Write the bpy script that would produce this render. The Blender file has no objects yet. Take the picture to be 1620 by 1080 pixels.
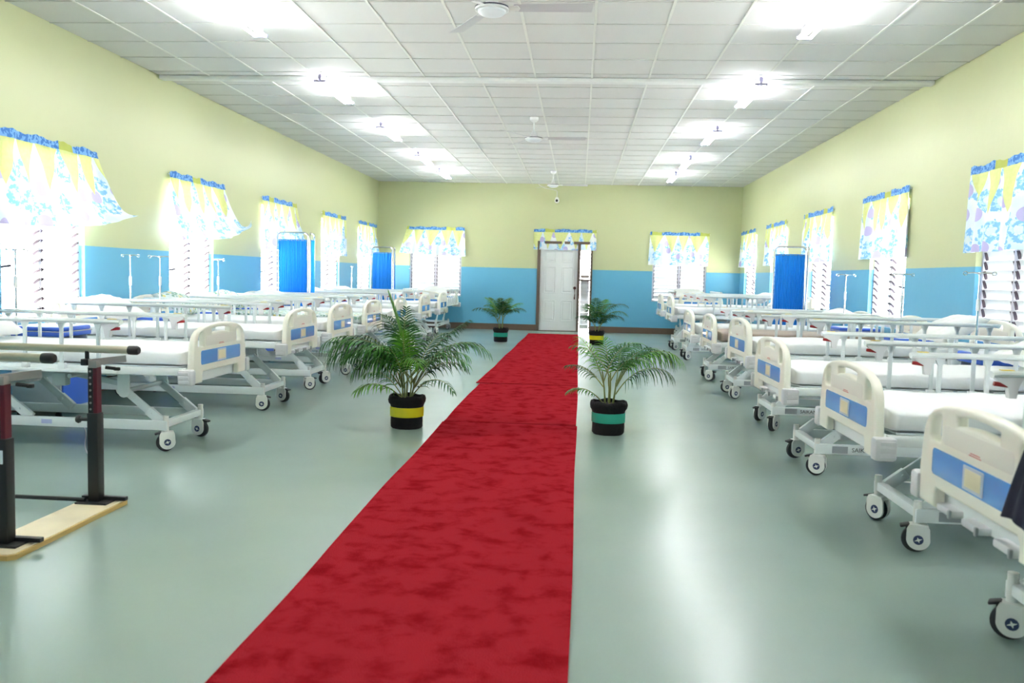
import bpy, bmesh, math, random
from mathutils import Vector, Matrix
random.seed(7)
R = math.radians
S = bpy.context.scene
COL = S.collection

# ------------------------------------------------------------------ camera
XL, XR, YB, YF = -4.80, 3.68, 20.567, -4.0       # room: left, right, back, front (behind the camera)
HC, CAMH = 3.425, 1.262                          # ceiling and eye height
FPX = 1382.97
def cam_matrix(yaw, pitch, roll):
    cy, sy, cp, sp = math.cos(yaw), math.sin(yaw), math.cos(pitch), math.sin(pitch)
    f = Vector((sy*cp, cy*cp, sp)); r = Vector((cy, -sy, 0)); d = f.cross(r)
    cr, sr = math.cos(roll), math.sin(roll)
    r2 = r*cr - d*sr; d2 = r*sr + d*cr
    return Matrix(((r2.x, -d2.x, -f.x, 0), (r2.y, -d2.y, -f.y, 0), (r2.z, -d2.z, -f.z, CAMH), (0, 0, 0, 1)))
cam = bpy.data.cameras.new('camera')
cam.sensor_width = 36.0; cam.lens = 36.0*FPX/1620.0
cam.clip_start = 0.05; cam.clip_end = 300
cam.dof.use_dof = True; cam.dof.focus_distance = 8.0; cam.dof.aperture_fstop = 3.5
camo = bpy.data.objects.new('camera', cam); COL.objects.link(camo)
camo.matrix_world = cam_matrix(-0.07521, -0.07447, 0.0244)
S.camera = camo

# ------------------------------------------------------------------ sky and exposure
W = bpy.data.worlds.new('sky'); S.world = W; W.use_nodes = True
bg = W.node_tree.nodes['Background']
bg.inputs[0].default_value = (0.96, 0.98, 1.0, 1)
bg.inputs[1].default_value = 7.0
sun = bpy.data.lights.new('sun', 'SUN'); sun.energy = 42.0; sun.angle = R(1.0); sun.color = (1.0, .96, .90)
suno = bpy.data.objects.new('sun', sun); COL.objects.link(suno); suno.rotation_euler = (R(12), R(-8), 0)      # near noon, almost overhead
TUBE_POWER = 17.0
vs = S.view_settings
vs.view_transform = 'Standard'; vs.look = 'None'; vs.gamma = 1.0; vs.use_curve_mapping = False
vs.exposure = 2.22
S.cycles.use_denoising = True
S.cycles.max_bounces = 10; S.cycles.diffuse_bounces = 6; S.cycles.sample_clamp_indirect = 8.0
S.cycles.caustics_reflective = False; S.cycles.caustics_refractive = False

# ------------------------------------------------------------------ materials
MATS = {}
def mat(name, col, rough=0.5, metal=0.0, emit=None, strength=0.0, spec=0.5, bump=None, vary=None, transl=0.0, sheen=0.0, coat=0.0):
    m = bpy.data.materials.new(name); m.use_nodes = True; MATS[name] = m
    nt = m.node_tree; b = nt.nodes['Principled BSDF']
    c = (col[0], col[1], col[2], 1)
    b.inputs['Base Color'].default_value = c; b.inputs['Roughness'].default_value = rough
    b.inputs['Metallic'].default_value = metal; b.inputs['Specular IOR Level'].default_value = spec
    b.inputs['Coat Weight'].default_value = coat
    if sheen: b.inputs['Sheen Weight'].default_value = sheen
    if emit:
        b.inputs['Emission Color'].default_value = (emit[0], emit[1], emit[2], 1)
        b.inputs['Emission Strength'].default_value = strength
    tc = None
    if vary or bump:
        tc = nt.nodes.new('ShaderNodeTexCoord')
    if vary:      # (scale, amount)
        n = nt.nodes.new('ShaderNodeTexNoise'); n.inputs['Scale'].default_value = vary[0]; n.inputs['Detail'].default_value = 4
        nt.links.new(tc.outputs['Object'], n.inputs['Vector'])
        r = nt.nodes.new('ShaderNodeMapRange'); r.inputs[1].default_value = .3; r.inputs[2].default_value = .7
        r.inputs[3].default_value = 1-vary[1]; r.inputs[4].default_value = 1+vary[1]
        nt.links.new(n.outputs['Fac'], r.inputs[0])
        x = nt.nodes.new('ShaderNodeVectorMath'); x.operation = 'SCALE'; x.inputs[0].default_value = col[:3]
        nt.links.new(r.outputs[0], x.inputs['Scale']); nt.links.new(x.outputs[0], b.inputs['Base Color'])
    if bump:      # (scale, strength, distance)
        n = nt.nodes.new('ShaderNodeTexNoise'); n.inputs['Scale'].default_value = bump[0]; n.inputs['Detail'].default_value = 3
        nt.links.new(tc.outputs['Object'], n.inputs['Vector'])
        u = nt.nodes.new('ShaderNodeBump'); u.inputs['Strength'].default_value = bump[1]; u.inputs['Distance'].default_value = bump[2]
        nt.links.new(n.outputs['Fac'], u.inputs['Height']); nt.links.new(u.outputs[0], b.inputs['Normal'])
    if transl:
        t = nt.nodes.new('ShaderNodeBsdfTranslucent'); t.inputs[0].default_value = c
        mx = nt.nodes.new('ShaderNodeMixShader'); mx.inputs[0].default_value = transl
        out = nt.nodes['Material Output']
        nt.links.new(b.outputs[0], mx.inputs[1]); nt.links.new(t.outputs[0], mx.inputs[2]); nt.links.new(mx.outputs[0], out.inputs[0])
    return m

mat('bed_paint', (.80, .84, .84), .35)
mat('bed_steel', (.62, .68, .69), .4)
mat('cream', (.88, .855, .75), .32, coat=.15)
mat('cream_in', (.80, .765, .69), .45)
mat('panel_blue', (.085, .30, .72), .22, coat=.3)
mat('bumper', (.66, .66, .68), .4)
mat('sheet', (.82, .84, .85), .8, bump=(14, .25, .02))
mat('pillow', (.83, .84, .83), .85, bump=(9, .3, .02))
mat('brown_vinyl', (.36, .29, .235), .45, bump=(6, .2, .02))
mat('rail_alu', (.72, .77, .78), .3, metal=.25)
mat('red_lever', (.32, .008, .012), .35)
mat('yellow_tag', (.85, .62, .03), .5)
mat('card', (.72, .66, .46), .5)
mat('card_frame', (.55, .62, .72), .25)
mat('red_print', (.55, .12, .10), .5)
mat('wheel_white', (.82, .82, .78), .35)
mat('rubber', (.02, .022, .024), .6)
mat('emblem', (.03, .045, .12), .5)
mat('plate_grey', (.34, .36, .38), .4)
mat('label_blue', (.50, .52, .74), .5)
mat('letter', (.05, .06, .06), .5)
mat('black', (.012, .012, .013), .45)
mat('black_fabric', (.006, .006, .007), .95, bump=(60, .5, .01))
mat('wine_red', (.10, .012, .022), .3)
mat('steel', (.62, .58, .48), .28, metal=.85)
mat('grey_metal', (.40, .38, .36), .4, metal=.5)
mat('chrome', (.75, .75, .76), .15, metal=1.0)
mat('plank_top', (.78, .68, .46), .4, vary=(5, .08))
mat('plank_edge', (.62, .42, .14), .5)
mat('cab_body', (.72, .76, .80), .4)
mat('cab_blue', (.055, .16, .72), .35)
mat('cab_grey', (.45, .48, .52), .4)
mat('screen_blue', (.012, .27, .80), .6, transl=.3)
mat('fan_white', (.78, .80, .80), .4)
mat('fan_blade_shaded', (.50, .50, .53), .4)  # greyer than the fan body: dim light on the blades is in the colour
mat('fan_dark', (.03, .03, .07), .4)
mat('lamp_white', (.82, .84, .86), .4)
mat('lamp_end', (.38, .36, .55), .5)
mat('tube', (1, 1, 1), .4, emit=(.98, .97, 1.0), strength=TUBE_POWER)
mat('door_white', (.76, .79, .79), .4)
mat('brown_frame', (.115, .085, .062), .45)
mat('bronze', (.10, .03, .02), .35, metal=.4)
mat('slat', (.62, .64, .66), .35)
mat('slat_closed', (.66, .70, .74), .35)
mat('win_frame', (.55, .53, .60), .5)
mat('clip', (.07, .05, .065), .6)
mat('tee_shaded', (.50, .51, .49), .6)  # darker than the runners: shadow along the cross joints is in the grey
mat('trim_white', (.72, .74, .74), .45)
mat('tile', (.60, .605, .60), .7, bump=(3, .12, .05))
mat('runner', (.66, .675, .635), .45)
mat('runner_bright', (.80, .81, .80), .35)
mat('plenum', (.10, .11, .10), .9)
mat('baseboard', (.135, .088, .058), .5)
mat('ribbon_yellow', (.62, .56, .015), .25)
mat('ribbon_green', (.03, .36, .26), .25)
mat('soil', (.015, .012, .009), .95)
mat('cane', (.16, .20, .045), .55)
mat('leaf', (.036, .145, .018), .42, spec=.22, vary=(3, .35), transl=.22)
mat('leaf_bright', (.085, .27, .018), .42, spec=.22, vary=(3, .25), transl=.3)
mat('leaf_dark', (.016, .080, .018), .45, spec=.22, vary=(3, .3), transl=.18)
mat('cam_white', (.75, .75, .73), .4)
mat('navy_cloth', (.010, .012, .035), .8, bump=(40, .3, .01))
mat('cord', (.50, .48, .45), .6)
mat('concrete', (.55, .55, .52), .9)

def nodes(m): return m.node_tree.nodes, m.node_tree.links
def math_node(nt, op, a, b=None, c=None):
    n = nt.nodes.new('ShaderNodeMath'); n.operation = op
    for i, v in enumerate((a, b, c)):
        if v is None: continue
        if isinstance(v, (int, float)): n.inputs[i].default_value = v
        else: nt.links.new(v, n.inputs[i])
    return n.outputs[0]
def mix_col(nt, fac, a, b):
    n = nt.nodes.new('ShaderNodeMix'); n.data_type = 'RGBA'
    nt.links.new(fac, n.inputs[0]) if not isinstance(fac, (int, float)) else setattr(n.inputs[0], 'default_value', fac)
    for s, v in ((6, a), (7, b)):
        if isinstance(v, tuple): n.inputs[s].default_value = (*v[:3], 1)
        else: nt.links.new(v, n.inputs[s])
    return n.outputs[2]

def wall_paint():
    m = mat('wall_paint', (1, 1, 1), .55); nt = m.node_tree; b = nt.nodes['Principled BSDF']
    g = nt.nodes.new('ShaderNodeNewGeometry'); sx = nt.nodes.new('ShaderNodeSeparateXYZ')
    nt.links.new(g.outputs['Position'], sx.inputs[0])
    n = nt.nodes.new('ShaderNodeTexNoise'); n.inputs['Scale'].default_value = 30; nt.links.new(g.outputs['Position'], n.inputs['Vector'])
    z = math_node(nt, 'ADD', sx.outputs['Z'], math_node(nt, 'MULTIPLY', math_node(nt, 'SUBTRACT', n.outputs['Fac'], .5), .004))
    fac = math_node(nt, 'GREATER_THAN', z, 1.457)
    nt.links.new(mix_col(nt, fac, (.125, .42, .625), (.52, .555, .320)), b.inputs['Base Color'])
    n2 = nt.nodes.new('ShaderNodeTexNoise'); n2.inputs['Scale'].default_value = 6; nt.links.new(g.outputs['Position'], n2.inputs['Vector'])
    u = nt.nodes.new('ShaderNodeBump'); u.inputs['Strength'].default_value = .08; u.inputs['Distance'].default_value = .03
    nt.links.new(n2.outputs['Fac'], u.inputs['Height']); nt.links.new(u.outputs[0], b.inputs['Normal'])
    b.inputs['Roughness'].default_value = .42
wall_paint()

def floor_paint():
    m = mat('floor_paint', (.3, .4, .38), .2); nt = m.node_tree; b = nt.nodes['Principled BSDF']
    g = nt.nodes.new('ShaderNodeNewGeometry')
    n = nt.nodes.new('ShaderNodeTexNoise'); n.inputs['Scale'].default_value = .8; n.inputs['Detail'].default_value = 2
    nt.links.new(g.outputs['Position'], n.inputs['Vector'])
    r = nt.nodes.new('ShaderNodeMapRange'); r.inputs[1].default_value = .1; r.inputs[2].default_value = .9
    nt.links.new(n.outputs['Fac'], r.inputs[0])
    nt.links.new(mix_col(nt, r.outputs[0], (.225, .315, .278), (.305, .395, .352)), b.inputs['Base Color'])
    n3 = nt.nodes.new('ShaderNodeTexNoise'); n3.inputs['Scale'].default_value = 2.6; n3.inputs['Detail'].default_value = 3
    nt.links.new(g.outputs['Position'], n3.inputs['Vector'])
    u = nt.nodes.new('ShaderNodeBump'); u.inputs['Strength'].default_value = .10; u.inputs['Distance'].default_value = .02
    nt.links.new(n3.outputs['Fac'], u.inputs['Height']); nt.links.new(u.outputs[0], b.inputs['Normal'])
    b.inputs['Roughness'].default_value = .25
    b.inputs['Specular IOR Level'].default_value = .85
floor_paint()

def carpet_mat():
    m = mat('red_carpet', (.3, .01, .02), .95, spec=.0); nt = m.node_tree; b = nt.nodes['Principled BSDF']
    g = nt.nodes.new('ShaderNodeNewGeometry')
    n = nt.nodes.new('ShaderNodeTexNoise'); n.inputs['Scale'].default_value = 7.0; n.inputs['Detail'].default_value = 6; n.inputs['Roughness'].default_value = .6; n.inputs['Distortion'].default_value = .25
    nt.links.new(g.outputs['Position'], n.inputs['Vector'])
    r = nt.nodes.new('ShaderNodeMapRange'); r.inputs[1].default_value = .30; r.inputs[2].default_value = .56; r.interpolation_type = 'SMOOTHSTEP'
    nt.links.new(n.outputs['Fac'], r.inputs[0])
    nt.links.new(mix_col(nt, r.outputs[0], (.26, .008, .013), (.375, .021, .030)), b.inputs['Base Color'])
    n2 = nt.nodes.new('ShaderNodeTexNoise'); n2.inputs['Scale'].default_value = 180; n2.inputs['Detail'].default_value = 2
    nt.links.new(g.outputs['Position'], n2.inputs['Vector'])
    u = nt.nodes.new('ShaderNodeBump'); u.inputs['Strength'].default_value = .6; u.inputs['Distance'].default_value = .01
    nt.links.new(n2.outputs['Fac'], u.inputs['Height']); nt.links.new(u.outputs[0], b.inputs['Normal'])
carpet_mat()

def curtain_mat():
    """printed valance cloth: blue heading, yellow-green pennants, blue blooms and lilac dots on white; UV in metres"""
    m = mat('valance_print', (1, 1, 1), .8, transl=.06); nt = m.node_tree; b = nt.nodes['Principled BSDF']
    tr = [n for n in nt.nodes if n.type == 'BSDF_TRANSLUCENT'][0]
    uv = nt.nodes.new('ShaderNodeUVMap'); sx = nt.nodes.new('ShaderNodeSeparateXYZ'); nt.links.new(uv.outputs[0], sx.inputs[0])
    u, v = sx.outputs['X'], sx.outputs['Y']
    def vor(scale, off):
        mp = nt.nodes.new('ShaderNodeVectorMath'); mp.operation = 'ADD'; mp.inputs[1].default_value = (off, off*.7, 0)
        nt.links.new(uv.outputs[0], mp.inputs[0])
        n = nt.nodes.new('ShaderNodeTexVoronoi'); n.voronoi_dimensions = '2D'; n.inputs['Scale'].default_value = scale
        n.inputs['Randomness'].default_value = .75
        nt.links.new(mp.outputs[0], n.inputs['Vector']); return n
    nz = nt.nodes.new('ShaderNodeTexNoise'); nz.inputs['Scale'].default_value = 24; nz.inputs['Detail'].default_value = 5
    nt.links.new(uv.outputs[0], nz.inputs['Vector'])
    # blooms
    f = vor(3.4, 3.1); d = math_node(nt, 'ADD', f.outputs['Distance'], math_node(nt, 'MULTIPLY', math_node(nt, 'SUBTRACT', nz.outputs['Fac'], .5), .36))
    bloom = math_node(nt, 'MULTIPLY', math_node(nt, 'LESS_THAN', d, .34), math_node(nt, 'LESS_THAN', nz.outputs['Fac'], .58))
    ring = math_node(nt, 'GREATER_THAN', d, .12)
    tone = math_node(nt, 'GREATER_THAN', nz.outputs['Fac'], .5)
    blue = mix_col(nt, tone, (.24, .54, .86), (.50, .76, .94))
    blue = mix_col(nt, ring, (.72, .82, .86), blue)
    wash = nt.nodes.new('ShaderNodeTexNoise'); wash.inputs['Scale'].default_value = 3; nt.links.new(uv.outputs[0], wash.inputs['Vector'])
    ws = nt.nodes.new('ShaderNodeMapRange'); ws.inputs[1].default_value = .45; ws.inputs[2].default_value = .65; nt.links.new(wash.outputs['Fac'], ws.inputs[0])
    col = mix_col(nt, ws.outputs[0], (.84, .87, .90), (.62, .78, .92))
    col = mix_col(nt, bloom, col, blue)
    # lilac dots
    p = vor(3.5, 9.7); sel = nt.nodes.new('ShaderNodeSeparateColor'); nt.links.new(p.outputs['Color'], sel.inputs[0])
    dot = math_node(nt, 'MULTIPLY', math_node(nt, 'LESS_THAN', p.outputs['Distance'], .22), math_node(nt, 'GREATER_THAN', sel.outputs[0], .45))
    col = mix_col(nt, dot, col, (.50, .46, .74))
    # pennants
    ph = math_node(nt, 'FRACT', math_node(nt, 'ADD', math_node(nt, 'MULTIPLY', u, 2.9), math_node(nt, 'MULTIPLY', math_node(nt, 'SINE', math_node(nt, 'MULTIPLY', u, 7.0)), .12)))
    tri = math_node(nt, 'MULTIPLY', math_node(nt, 'ABSOLUTE', math_node(nt, 'SUBTRACT', ph, .5)), 2.0)
    depth = math_node(nt, 'MULTIPLY', math_node(nt, 'SUBTRACT', 1.0, tri), .43)
    pen = math_node(nt, 'LESS_THAN', math_node(nt, 'SUBTRACT', v, .04), depth)
    gt = mix_col(nt, nz.outputs['Fac'], (.60, .66, .22), (.76, .80, .40))
    col = mix_col(nt, pen, col, gt)
    # heading
    head = math_node(nt, 'LESS_THAN', v, .072)
    hb = mix_col(nt, tone, (.05, .20, .60), (.20, .45, .82))
    wv = math_node(nt, 'GREATER_THAN', math_node(nt, 'SINE', math_node(nt, 'MULTIPLY', u, 5.1)), .80)
    hb = mix_col(nt, wv, hb, (.48, .54, .12))
    col = mix_col(nt, head, col, hb)
    nt.links.new(col, b.inputs['Base Color']); nt.links.new(col, tr.inputs[0])
curtain_mat()

def flower_sheet():
    m = mat('green_print', (1, 1, 1), .8); nt = m.node_tree; b = nt.nodes['Principled BSDF']
    tc = nt.nodes.new('ShaderNodeTexCoord'); v = nt.nodes.new('ShaderNodeTexVoronoi'); v.inputs['Scale'].default_value = 22
    nt.links.new(tc.outputs['Object'], v.inputs['Vector'])
    c = mix_col(nt, math_node(nt, 'LESS_THAN', v.outputs['Distance'], .42), (.62, .70, .70), (.20, .38, .30))
    v2 = nt.nodes.new('ShaderNodeTexVoronoi'); v2.inputs['Scale'].default_value = 13; nt.links.new(tc.outputs['Object'], v2.inputs['Vector'])
    c = mix_col(nt, math_node(nt, 'LESS_THAN', v2.outputs['Distance'], .25), c, (.72, .60, .20))
    nt.links.new(c, b.inputs['Base Color'])
flower_sheet()

# ------------------------------------------------------------------ builders
class MB:
    def __init__(s): s.bm = bmesh.new()
    def box(s, c, d, bev=0.0, rot=None, seg=2):
        M = Matrix.Translation(Vector(c))
        if rot is not None: M = M @ rot.to_4x4()
        M = M @ Matrix.Diagonal((d[0], d[1], d[2], 1))
        r = bmesh.ops.create_cube(s.bm, size=1.0, matrix=M)
        if bev:
            ed = list({e for v in r['verts'] for e in v.link_edges})
            bmesh.ops.bevel(s.bm, geom=ed, offset=bev, segments=seg, affect='EDGES', profile=.5)
        return s
    def bar(s, a, b, w, h, bev=0.0):        # a box running from a to b
        a, b = Vector(a), Vector(b); d = b-a
        q = d.to_track_quat('X', 'Z').to_matrix()
        return s.box((a+b)/2, (d.length, w, h), bev, q)
    def tube(s, pts, r, n=8, r2=None, flat=1.0, closed=False):
        pts = [Vector(p) for p in pts]; N = len(pts); rings = []
        up = Vector((0, 0, 1))
        for i, p in enumerate(pts):
            if closed: t = pts[(i+1) % N]-pts[i-1]
            else: t = pts[min(i+1, N-1)]-pts[max(i-1, 0)]
            t.normalize()
            u = up if abs(t.dot(up)) < .95 else Vector((0, 1, 0))
            x = t.cross(u).normalized(); y = x.cross(t).normalized()
            rr = r if r2 is None else r+(r2-r)*i/max(1, N-1)
            rings.append([s.bm.verts.new(p+x*math.cos(2*math.pi*k/n)*rr+y*math.sin(2*math.pi*k/n)*rr*flat) for k in range(n)])
        m = N if closed else N-1
        for i in range(m):
            a, b = rings[i], rings[(i+1) % N]
            for k in range(n):
                s.bm.faces.new((a[k], a[(k+1) % n], b[(k+1) % n], b[k]))
        if not closed:
            s.bm.faces.new(list(reversed(rings[0]))); s.bm.faces.new(rings[-1])
        return s
    def lathe(s, prof, n=24, c=(0, 0, 0), axis='Z'):
        rings = []
        for r, z in prof:
            ring = []
            for k in range(n):
                a = 2*math.pi*k/n; x, y = r*math.cos(a), r*math.sin(a)
                p = (x, y, z) if axis == 'Z' else ((x, z, y) if axis == 'Y' else (z, x, y))
                ring.append(s.bm.verts.new(Vector(c)+Vector(p)))
            rings.append(ring)
        for i in range(len(rings)-1):
            a, b = rings[i], rings[i+1]
            for k in range(n):
                s.bm.faces.new((a[k], a[(k+1) % n], b[(k+1) % n], b[k]))
        s.bm.faces.new(list(reversed(rings[0]))); s.bm.faces.new(rings[-1])
        return s
    def prism(s, poly, vec):
        vec = Vector(vec); a = [s.bm.verts.new(Vector(p)) for p in poly]; b = [s.bm.verts.new(Vector(p)+vec) for p in poly]
        n = len(a)
        s.bm.faces.new(a); s.bm.faces.new(list(reversed(b)))
        for k in range(n): s.bm.faces.new((a[k], b[k], b[(k+1) % n], a[(k+1) % n]))
        return s
    def quad(s, *p):
        s.bm.faces.new([s.bm.verts.new(Vector(q)) for q in p]); return s
    def grid(s, nu, nv, fn, uvfn=None):
        V = [[s.bm.verts.new(Vector(fn(i/nu, j/nv))) for j in range(nv+1)] for i in range(nu+1)]
        lay = s.bm.loops.layers.uv.verify() if uvfn else None
        for i in range(nu):
            for j in range(nv):
                f = s.bm.faces.new((V[i][j], V[i+1][j], V[i+1][j+1], V[i][j+1]))
                if uvfn:
                    for l, (a, b) in zip(f.loops, ((i, j), (i+1, j), (i+1, j+1), (i, j+1))): l[lay].uv = uvfn(a/nu, b/nv)
        return s
    def mesh(s, name, m, smooth=True, ang=35, recalc=True):
        if recalc: bmesh.ops.recalc_face_normals(s.bm, faces=s.bm.faces)
        me = bpy.data.meshes.new(name); s.bm.to_mesh(me); s.bm.free()
        me.materials.append(MATS[m])
        if smooth:
            me.polygons.foreach_set('use_smooth', [True]*len(me.polygons)); me.set_sharp_from_angle(angle=R(ang))
        return me
    def build(s, name, m, parent=None, smooth=True, ang=35, recalc=True):
        return link(name, s.mesh(name, m, smooth, ang, recalc), parent)
def link(name, data, parent=None, loc=None):
    o = bpy.data.objects.new(name, data); COL.objects.link(o)
    if parent: o.parent = parent
    if loc: o.location = loc
    return o
def empty(name, loc=(0, 0, 0), rz=0.0):
    o = bpy.data.objects.new(name, None); o.empty_display_size = .1; COL.objects.link(o)
    o.location = loc; o.rotation_euler.z = rz; return o
def tag(o, label, cat, group=None):
    o['label'] = label; o['category'] = cat
    if group: o['group'] = group
    return o
def struct(o): o['kind'] = 'structure'; return o
def copy_tree(o, parent=None):
    c = o.copy(); COL.objects.link(c); c.parent = parent
    for ch in list(o.children): copy_tree(ch, c)
    return c
def curve_plate(splines, depth, bev, seg=3):
    """flat outline (first) with holes (rest) in x/y, thickened in z by depth, rounded rims -> mesh"""
    bm = bmesh.new(); ed = []
    for pts in splines:
        vs_ = [bm.verts.new((q[0], q[1], -depth/2)) for q in pts]
        ed += [bm.edges.new((vs_[i], vs_[(i+1) % len(vs_)])) for i in range(len(vs_))]
    bmesh.ops.triangle_fill(bm, use_beauty=True, use_dissolve=False, edges=ed)
    r = bmesh.ops.extrude_face_region(bm, geom=bm.faces[:])
    for v in [e for e in r['geom'] if isinstance(e, bmesh.types.BMVert)]: v.co.z += depth
    bmesh.ops.recalc_face_normals(bm, faces=bm.faces)
    rim = [e for e in bm.edges if len(e.link_faces) == 2 and abs(abs(e.link_faces[0].normal.z)-abs(e.link_faces[1].normal.z)) > .5]
    bmesh.ops.bevel(bm, geom=rim, offset=bev, segments=seg, affect='EDGES', profile=.5, clamp_overlap=True)
    me = bpy.data.meshes.new('plate'); bm.to_mesh(me); bm.free()
    return me
def text_mesh(s, size, thick=.0006):
    cu = bpy.data.curves.new('lettering', 'FONT'); cu.body = s; cu.size = size; cu.extrude = thick; cu.align_x = 'CENTER'; cu.resolution_u = 2
    ob = bpy.data.objects.new('lettering', cu); COL.objects.link(ob)
    dg = bpy.context.evaluated_depsgraph_get(); me = bpy.data.meshes.new_from_object(ob.evaluated_get(dg))
    bpy.data.objects.remove(ob); bpy.data.curves.remove(cu)
    return me
def set_mat(me, m, smooth=True, ang=40):
    me.materials.clear(); me.materials.append(MATS[m])
    me.polygons.foreach_set('use_smooth', [smooth]*len(me.polygons))
    if smooth: me.set_sharp_from_angle(angle=R(ang))
    return me
def rrect(cx, cy, w, h, r, n=5):
    out = []
    for sx, sy, a0 in ((1, 1, 0), (-1, 1, 90), (-1, -1, 180), (1, -1, 270)):
        for k in range(n+1):
            a = R(a0+90*k/n); out.append((cx+sx*(w/2-r)+r*math.cos(a), cy+sy*(h/2-r)+r*math.sin(a)))
    return out

# ------------------------------------------------------------------ room shell
SILL, HEAD = .755, 2.25
WT = .16                                          # wall thickness
LWIN = [(6.95, 8.19), (9.95, 11.19), (12.92, 14.16), (16.0, 17.24), (18.70, 19.94)]
RWIN = [(7.26, 8.50), (10.26, 11.50), (13.22, 14.46), (16.10, 17.34), (18.77, 20.01)]
LBACK = [(3.95, 5.19)]          # openings beside and behind the viewer
RBACK = [(4.26, 5.50)]
BWIN = [(-4.03, -2.79), (1.68, 2.92)]
DOOR = (-1.0, .29, 2.10)

f = MB(); f.box(((XL+XR)/2, (YB+YF)/2, -.05), (XR-XL+2*WT, YB-YF+2*WT, .1)); struct(f.build('floor', 'floor_paint', smooth=False))
def side_wall(name, x0, x1, wins):
    b = MB(); y0, y1 = YF-WT, YB+WT
    b.box(((x0+x1)/2, (y0+y1)/2, SILL/2), (x1-x0, y1-y0, SILL))
    b.box(((x0+x1)/2, (y0+y1)/2, (HEAD+HC+.1)/2), (x1-x0, y1-y0, HC+.1-HEAD))
    e = y0
    for a, c in sorted(wins)+[(y1, y1)]:
        b.box(((x0+x1)/2, (e+a)/2, (SILL+HEAD)/2), (x1-x0, a-e, HEAD-SILL)); e = c
    return struct(b.build(name, 'wall_paint', smooth=False))
side_wall('wall_left', XL-WT, XL, LWIN+LBACK)
side_wall('wall_right', XR, XR+WT, RWIN+RBACK)
def back_wall():
    b = MB(); y = YB+WT/2
    b.box(((XL+XR)/2, y, (HEAD+HC+.1)/2), (XR-XL, WT, HC+.1-HEAD))
    cuts = [(*BWIN[0], SILL, HEAD), (DOOR[0], DOOR[1], 0, DOOR[2]), (*BWIN[1], SILL, HEAD)]
    e = XL
    for a, c, z0, z1 in cuts+[(XR, XR, 0, HEAD)]:
        b.box(((e+a)/2, y, HEAD/2), (a-e, WT, HEAD)); e = c
        if c > a:
            if z0 > 0: b.box(((a+c)/2, y, z0/2), (c-a, WT, z0))
            if z1 < HEAD: b.box(((a+c)/2, y, (z1+HEAD)/2), (c-a, WT, HEAD-z1))
    struct(b.build('wall_back', 'wall_paint', smooth=False))
back_wall()
b = MB(); b.box(((XL+XR)/2, YF-WT/2, (HC+.1)/2), (XR-XL, WT, HC+.1)); struct(b.build('wall_front', 'wall_paint', smooth=False))
def skirting(name, parts):
    b = MB()
    for c, d in parts: b.box(c, d, .004, seg=1)
    struct(b.build(name, 'baseboard', smooth=False))
skirting('baseboard_left', [((XL+.008, (YF+YB)/2, .07), (.016, YB-YF, .14))])
skirting('baseboard_right', [((XR-.008, (YF+YB)/2, .07), (.016, YB-YF, .14))])
skirting('baseboard_back', [(((XL+DOOR[0])/2, YB-.008, .07), (DOOR[0]-XL, .016, .14)), (((XR+DOOR[1])/2, YB-.008, .07), (XR-DOOR[1], .016, .14))])
b = MB(); b.box((0, 8, -.35), (160, 160, .3)); struct(b.build('ground', 'concrete', smooth=False))
b = MB(); b.box(((XL+XR)/2, (YB+YF)/2, HC+.30), (XR-XL+2*WT+1.3, YB-YF+2*WT+1.3, .12)); struct(b.build('sun_shade_roof', 'concrete', smooth=False))  # unseen roof, added so its eaves keep the sun out of the windows

# ceiling: slab, tiles, runners, joint cover
T = .61; GX0, GY0 = -1.7612, 7.0627
b = MB(); b.box(((XL+XR)/2, (YB+YF)/2, HC+.06), (XR-XL, YB-YF, .06)); ceil = struct(b.build('ceiling', 'plenum', smooth=False))
colx = [(max(XL, GX0+i*T), min(XR, GX0+(i+1)*T)) for i in range(-5, 9)]
rowy = []
for j in range(-19, 5): rowy.append((GY0+j*T, GY0+(j+1)*T if j < 4 else 9.68))
rowy[-1] = (GY0+4*T, 9.69)
rowy.append((9.80, GY0+5*T+.054))
for j in range(5, 23): rowy.append((GY0+j*T+.054, min(YB, GY0+(j+1)*T+.054)))
rowy = [(max(a, YF), min(c, YB)) for a, c in rowy if c > YF and a < YB-.02]
tiles_far = MB(); cache = {}
for (x0, x1) in colx:
    for (y0, y1) in rowy:
        w, d = x1-x0-.012, y1-y0-.009
        if w < .03 or d < .03: continue
        cx, cy = (x0+x1)/2, (y0+y1)/2
        tilt = Matrix.Rotation(R(random.uniform(-.18, .18)), 3, 'Y') @ Matrix.Rotation(R(random.uniform(-.25, .25)), 3, 'X')
        if 6.3 < y1 and y0 < 14.2:
            key = (round(w, 3), round(d, 3))
            if key not in cache:
                t = MB(); t.box((0, 0, .006), (w, d, .012), .002, seg=1); cache[key] = t.mesh('tile', 'tile', smooth=False)
            o = link('tile', cache[key], ceil, (cx, cy, HC)); o.rotation_euler = tilt.to_euler()
        else:
            tiles_far.box((cx, cy, HC+.006), (w, d, .012), rot=tilt)
o = tiles_far.build('tiles', 'tile', ceil, smooth=False); o['kind'] = 'stuff'
for i in range(-4, 9):
    x = GX0+i*T
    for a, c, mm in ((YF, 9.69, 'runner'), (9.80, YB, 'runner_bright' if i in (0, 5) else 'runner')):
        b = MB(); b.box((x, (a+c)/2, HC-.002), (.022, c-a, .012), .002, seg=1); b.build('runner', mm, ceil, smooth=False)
for (y0, y1) in rowy:
    if abs(y0-9.80) < .01 or y0 < YF+.05: continue
    b = MB(); b.box(((XL+XR)/2, y0, HC-.001), (XR-XL-.004, .014, .009)); b.build('cross_tee', 'tee_shaded', ceil, smooth=False)
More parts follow.
